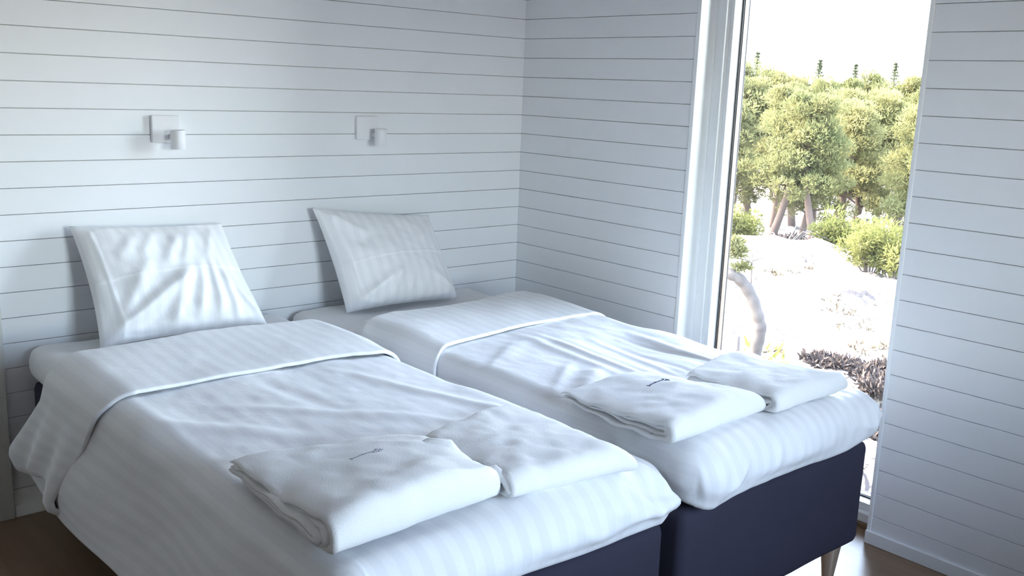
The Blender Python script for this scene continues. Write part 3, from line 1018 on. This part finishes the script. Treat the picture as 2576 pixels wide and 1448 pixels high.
def quads_mesh(name, v):
    n = len(v) // 4
    me = bpy.data.meshes.new(name)
    me.vertices.add(len(v)); me.vertices.foreach_set('co', v.astype(np.float32).ravel())
    me.loops.add(n * 4); me.loops.foreach_set('vertex_index', np.arange(n * 4, dtype=np.int32))
    me.polygons.add(n); me.polygons.foreach_set('loop_start', np.arange(0, n * 4, 4, dtype=np.int32))
    me.update(calc_edges=True)
    return me


def pine_proto(seed, h, spread, low):
    rr = np.random.default_rng(seed)
    bm = bmesh.new()
    k = 9
    bend = rr.normal(size=2) * 0.06 * h
    trunk = []
    for i in range(k + 1):
        t = i / k
        trunk.append(Vector((bend[0] * math.sin(t * 2.4) + 0.05 * math.sin(t * 9 + seed), bend[1] * math.sin(t * 2.0) + 0.05 * math.cos(t * 8), t * h * 0.95 - (0.4 if i == 0 else 0))))
    add_tube(bm, trunk, [0.028 * h * (1 - 0.85 * i / k) + 0.012 for i in range(k + 1)], 7)
    cen, rad, per = [], [], []
    nb_ = 26
    for i in range(nb_):
        t = low + (1 - low) * (i + rr.uniform(0, .8)) / nb_
        t = min(t, 0.99)
        seg = min(int(t * k), k - 1); f = t * k - seg
        p = trunk[seg].lerp(trunk[seg + 1], f)
        az = i * 2.4 + rr.uniform(-.5, .5)
        rl = spread * (1.0 - 0.62 * ((t - low) / (1 - low)) ** 1.3) * rr.uniform(0.65, 1.1)
        e = p + Vector((math.cos(az) * rl, math.sin(az) * rl, rl * rr.uniform(0.05, 0.55)))
        mid = p.lerp(e, 0.5) + Vector((0, 0, rr.uniform(-.1, .15) * rl))
        add_tube(bm, [p, mid, e], [0.010 * h * (1.1 - t) + .008, 0.006 * h * (1.1 - t) + .006, 0.006], 5, cap=False)
        for q, rw in ((1.0, 0.34), (0.72, 0.30), (0.5, 0.22)):
            c = p.lerp(e, q) + Vector(rr.normal(size=3) * 0.12 * rl)
            cen.append(c[:]); rad.append(rw * spread * rr.uniform(0.75, 1.25)); per.append(int(230 * rr.uniform(.7, 1.3)))
    me_t = bpy.data.meshes.new('trunk'); bm.to_mesh(me_t); bm.free(); me_t.materials.append(MATS['bark'])
    for p in me_t.polygons: p.use_smooth = True
    me_f = quads_mesh('crown', needle_cloud(cen, rad, per, 0.14, rr)); me_f.materials.append(MATS['pine_needles'])
    return me_t, me_f


def spruce_proto(seed, h):
    rr = np.random.default_rng(seed)
    bm = bmesh.new(); add_tube(bm, [(0, 0, -.4), (0.03, 0, h * .5), (0, 0, h)], [0.02 * h, 0.011 * h, 0.01], 7)
    me_t = bpy.data.meshes.new('trunk'); bm.to_mesh(me_t); bm.free(); me_t.materials.append(MATS['bark'])
    cen, rad, per = [], [], []
    lev = 34
    for i in range(lev):
        t = 0.2 + 0.8 * i / lev
        rl = 0.24 * h * (1 - t) + 0.02
        for j in range(5):
            az = j * 2 * math.pi / 5 + i * 0.7
            for q in (0.4, 0.75, 1.0):
                cen.append((math.cos(az) * rl * q, math.sin(az) * rl * q, t * h - 0.25 * rl * q)); rad.append(0.09 + 0.16 * rl); per.append(9)
    me_f = quads_mesh('crown', needle_cloud(cen, rad, per, 0.13, rr, 0.5)); me_f.materials.append(MATS['spruce_needles'])
    return me_t, me_f


def bush_proto(seed, h, w, mat='bush_leaves', size=0.10):
    rr = np.random.default_rng(seed)
    bm = bmesh.new(); cen, rad, per = [], [], []
    for i in range(12):
        az = rr.uniform(0, 6.28); r_ = w * rr.uniform(.2, .9); hh = h * rr.uniform(.45, 1.0)
        e = (math.cos(az) * r_, math.sin(az) * r_, hh)
        add_tube(bm, [(e[0] * .1, e[1] * .1, -.2), (e[0] * .6, e[1] * .6, hh * .5), e], [0.02, 0.014, 0.006], 5, cap=False)
        for q in (1.0, 0.75, 0.5):
            cen.append(tuple(c * q for c in e)); rad.append(0.30 * w * rr.uniform(.7, 1.2)); per.append(130)
    me_t = bpy.data.meshes.new('stems'); bm.to_mesh(me_t); bm.free(); me_t.materials.append(MATS['twig'])
    me_f = quads_mesh('leaves', needle_cloud(cen, rad, per, size, rr, 0.8)); me_f.materials.append(MATS[mat])
    return me_t, me_f


def place(name, proto, a, l, rot, sc, label, cat, group, parts, dz=0.0, sz=None):
    x, y = w_xy(a, l)
    o = empty(name, (0, 0, 0))
    for me, nm in zip(proto, parts):
        c = bpy.data.objects.new(nm, me); col.objects.link(c); c.parent = o
    o.location = (x, y, gz(a, l) + dz)
    o.rotation_euler = (0, 0, rot)
    o.scale = (sc, sc, sz or sc)
    tag(o, label, cat, group)
    return o


bpy.context.view_layer.update()
PINES = [pine_proto(100 + i, 7.0, 1.75, lo) for i, lo in enumerate((0.32, 0.38, 0.28, 0.42, 0.35))]
SPRUCE = [spruce_proto(140 + i, 9.0) for i in range(2)]
BUSH = [bush_proto(160 + i, 1.2, 1.0) for i in range(3)]

# (bearing, distance, scale, prototype) nearest row first
front = [(54.2, 34, 0.70, 0), (56.35, 33, 0.72, 1), (57.9, 34, 0.66, 2), (58.85, 32, 0.72, 3), (60.1, 37, 0.74, 4), (61.2, 38, 0.66, 0), (62.95, 34, 0.74, 2), (64.6, 36, 0.7, 3),
         (52.0, 35, .7, 1), (66.8, 37, .7, 4), (49.8, 36, .7, 2), (69.2, 38, .75, 0)]
mid = [(53.95, 45, 0.92, 4), (55.2, 46, 0.94, 2), (56.4, 43, 0.86, 1), (57.5, 45, 0.90, 1), (58.6, 47, 0.92, 0), (59.7, 44, 0.86, 3), (60.8, 46, 0.88, 2), (61.9, 44, 0.86, 4), (62.9, 46, 0.90, 1), (63.9, 47, 0.9, 2),
       (66.0, 46, 0.9, 0), (51.8, 46, .9, 3), (49.6, 46, .9, 4), (68.4, 47, .9, 1)]
far = [(53.2, 60, 1.12, 3), (54.9, 61, 1.05, 0), (56.2, 60, 1.04, 4), (57.5, 62, 1.02, 2), (58.8, 60, 1.02, 1), (60.4, 62, 0.96, 3), (61.7, 61, 1.04, 0), (63.1, 60, 1.04, 4),
       (65.0, 62, 1.05, 1), (67.2, 60, 1.05, 2), (51.0, 60, 1.05, 1), (48.6, 60, 1.05, 2), (69.5, 60, 1.05, 3)]
ORD = ['first', 'second', 'third', 'fourth', 'fifth', 'sixth', 'seventh', 'eighth', 'ninth', 'tenth']
for row, rname, gname in ((front, 'crooked pine of the front row behind the rock ridge', 'front row of pines'), (mid, 'dense pine of the middle row of the wood', 'middle row of pines'),
                          (far, 'tall pine of the back row against the sky', 'back row of pines')):
    k = 0
    for i, (b_, d_, s_, p_) in enumerate(sorted(row)):
        a, l = polar(b_, d_)
        if 53.9 < b_ < 64.0:
            lb = '%s, %s from the left' % (rname, ORD[k]); k += 1
        else:
            lb = '%s pine of the %s, hidden by the wall %s of the window' % ('leafy', gname.replace(' of pines', ''), 'left' if b_ < 59 else 'right')
        place('pine_tree', PINES[p_], a, l, i * 1.7 + d_, s_, lb, 'tree', gname, ('trunk', 'crown'))
for b_, d_, s_, p_, lb in ((58.13, 72, 0.93, 0, 'slim dark spruce tip left of centre above the pines'), (60.03, 74, 0.91, 1, 'thin spruce tip right of centre above the pines'),
                           (62.05, 76, 0.93, 0, 'broad spruce top on the right above the pines'), (54.75, 70, 0.97, 1, 'tallest ragged treetop beside the window frame')):
    a, l = polar(b_, d_)
    place('spruce_tree', SPRUCE[p_], a, l, d_, s_, lb, 'tree', 'spruces above the pines', ('trunk', 'crown'))

# bushes along the ridge and below the window
for b_, d_, s_, p_, lb in ((60.3, 27.5, 1.0, 0, 'rounded green bush on the ridge beside the path lamp'), (61.9, 24.5, 0.9, 1, 'low spreading bush on the right of the ridge'),
                           (63.2, 24.0, 1.0, 2, 'low bush at the right end of the ridge'), (54.9, 30, 0.9, 1, 'pale bush at the foot of the left pines'),
                           (55.2, 12.3, 1.05, 0, 'bright green bush at the foot of the leaning tree'), (56.9, 12.2, 0.75, 2, 'small green bush right of the leaning trunk'),
                           (66.0, 25.0, 1.0, 0, 'bush on the ridge beyond the right window edge')):
    a, l = polar(b_, d_)
    place('bush', BUSH[p_], a, l, d_, s_, lb, 'bush', 'bushes on the rock', ('stems', 'leaves'))

# dry grass in the rock clefts
rr = np.random.default_rng(5)
gv = []
for b_, d_ in ((61.0, 18.2), (61.6, 17.6), (62.2, 17.0), (62.8, 16.6), (63.3, 16.2), (60.2, 18.8), (57.3, 14.6), (57.8, 14.2), (58.5, 13.6), (59.5, 13.2), (60.5, 12.8), (61.5, 12.2), (62.3, 11.6), (62.2, 10.6), (57.0, 20), (58.8, 22)):
    for k in range(7):
        a, l = polar(b_ + rr.normal() * .35, d_ + rr.normal() * .35)
        x, y = w_xy(a, l); z = gz(a, l)
        gv.append(needle_cloud([(x, y, z + .01)], [0.10], [14], 0.07, rr, 0.25))
me = quads_mesh('dry_grass', np.concatenate(gv)); me.materials.append(MATS['dry_grass'])
o = link('dry_grass', me, None); tag(o, 'yellowed grass tufts growing in the rock clefts', 'grass', kind='stuff')

# leaning weathered tree near the house
a0, l0 = polar(56.1, 12.0)
bx, by = w_xy(a0, l0)
tree = empty('leaning_tree', (bx, by, gz(a0, l0))); tag(tree, 'bent grey trunk leaning left beside the window frame', 'tree')
bm = bmesh.new()
ctrl = [(0.0, 0.0, -3.4), (-0.02, 0, -2.4), (0.0, 0, -1.46), (0.03, 0, -1.15), (-0.02, 0.0, -0.95), (-0.11, 0, -0.735), (-0.245, 0, -0.56), (-0.40, 0, -0.48), (-0.7, .1, -0.40), (-1.0, .2, -0.05), (-1.1, .2, .5)]
pts = []
for s_, f_, z_ in ctrl:
    pts.append((bx + LA.x * s_ + FA.x * f_, by + LA.y * s_ + FA.y * f_, z_))
# smooth the path
sp = []
for i in range(len(pts) - 1):
    p0, p1, p2, p3 = [Vector(pts[max(0, min(len(pts) - 1, j))]) for j in (i - 1, i, i + 1, i + 2)]
    for k in range(5):
        t = k / 5
        sp.append(0.5 * ((2 * p1) + (p2 - p0) * t + (2 * p0 - 5 * p1 + 4 * p2 - p3) * t * t + (3 * p1 - p0 - 3 * p2 + p3) * t ** 3))
sp.append(Vector(pts[-1]))
nn = len(sp)
add_tube(bm, sp, [0.085 - 0.022 * i / nn + 0.006 * math.sin(i * 1.7) for i in range(nn)], 12)
from_bm('trunk', bm, 'bark_grey', tree, True)
bm = bmesh.new()


def sl(s_, f_, z_): return (bx + LA.x * s_ + FA.x * f_, by + LA.y * s_ + FA.y * f_, z_)


add_tube(bm, [sl(-0.12, .0, -0.74), sl(-0.13, .0, -0.45), sl(-0.14, .0, -0.12)], [0.010, 0.008, 0.004], 6)
add_tube(bm, [sl(-0.13, .0, -0.33), sl(-0.22, .0, -0.29), sl(-0.36, .0, -0.28)], [0.009, 0.007, 0.004], 6)
add_tube(bm, [sl(-0.13, .0, -0.30), sl(-0.02, .0, -0.25), sl(0.04, .0, -0.26)], [0.006, 0.005, 0.003], 6)
from_bm('branch', bm, 'twig', tree, True)
cen = [sl(-0.36, .0, -0.10), sl(-0.42, .0, -0.20), sl(-0.30, .0, -0.20), sl(-0.22, .0, -0.37), sl(-0.30, .0, -0.40), sl(-.17, .0, -.39), sl(-0.7, .3, .3), sl(-1.0, .3, .6), sl(-1.3, .3, .5)]
me = quads_mesh('needles', needle_cloud(cen, [.12, .16, .10, .05, .06, .03, .35, .4, .4], [260, 300, 150, 70, 70, 30, 300, 300, 300], 0.06, np.random.default_rng(3)))
link('needles', me, 'pine_needles', tree)

# stump beside the bush, path lamp, dead wood, brush heap
a0, l0 = polar(55.05, 11.6)
x, y = w_xy(a0, l0); z = gz(a0, l0)
bm = bmesh.new(); add_tube(bm, [(x, y, z - .2), (x + .03, y, z + .8), (x + .02, y + .02, z + 1.75)], [0.07, 0.06, 0.025], 9)
o = from_bm('broken_stump', bm, 'bark_grey', None, True); tag(o, 'pale broken stump in the green bush below the leaning trunk', 'stump')

a0, l0 = polar(61.5, 36)
x, y = w_xy(a0, l0); z = gz(a0, l0)
lp = empty('path_lamp', (x, y, z)); tag(lp, 'grey path lamp with wide flat hood among the pines', 'lamp post')
bm = bmesh.new(); add_lathe(bm, [(0.06, z - .3), (0.05, z + .7), (0.05, z + 1.30)], x, y, 12); from_bm('post', bm, 'grey_post', lp, True)
bm = bmesh.new(); add_lathe(bm, [(0.36, z + 1.25), (0.36, z + 1.28), (0.08, z + 1.44), (0.04, z + 1.46)], x, y, 20); from_bm('hood', bm, 'gloss_white', lp, False)

rr = np.random.default_rng(9)
for i, (b_, d_, lb) in enumerate(((57.1, 27.5, 'tangled dead branches left of the pine trunks on the ridge'), (58.5, 28.0, 'tangled dead branches between the pine trunks on the ridge'))):
    a0, l0 = polar(b_, d_)
    x, y = w_xy(a0, l0); z = gz(a0, l0)
    bm = bmesh.new()
    for k in range(16):
        az = rr.uniform(0, 6.28); L_ = rr.uniform(.5, 1.3); e = rr.uniform(.1, .8)
        add_tube(bm, [(x, y, z), (x + math.cos(az) * L_ * .5, y + math.sin(az) * L_ * .5, z + e * .7 + .1), (x + math.cos(az) * L_, y + math.sin(az) * L_, z + e * .6)], [0.03, 0.02, 0.008], 5, cap=False)
    o = from_bm('dead_branches', bm, 'bark_grey', None, True); tag(o, lb, 'branches', 'dead wood on the ridge')

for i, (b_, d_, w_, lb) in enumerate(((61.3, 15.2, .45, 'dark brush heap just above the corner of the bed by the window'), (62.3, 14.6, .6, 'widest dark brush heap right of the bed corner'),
                                      (63.3, 14.0, .6, 'dark brush heap touching the right window edge'), (63.2, 13.3, .45, 'lowest dark brush heap by the right window edge'), (58.4, 30.5, 1.6, 'dark brush under the middle pines'), (57.0, 31, 1.3, 'dark brush under the left pines'), (60.0, 31, 1.5, 'dark brush under the right pines'))):
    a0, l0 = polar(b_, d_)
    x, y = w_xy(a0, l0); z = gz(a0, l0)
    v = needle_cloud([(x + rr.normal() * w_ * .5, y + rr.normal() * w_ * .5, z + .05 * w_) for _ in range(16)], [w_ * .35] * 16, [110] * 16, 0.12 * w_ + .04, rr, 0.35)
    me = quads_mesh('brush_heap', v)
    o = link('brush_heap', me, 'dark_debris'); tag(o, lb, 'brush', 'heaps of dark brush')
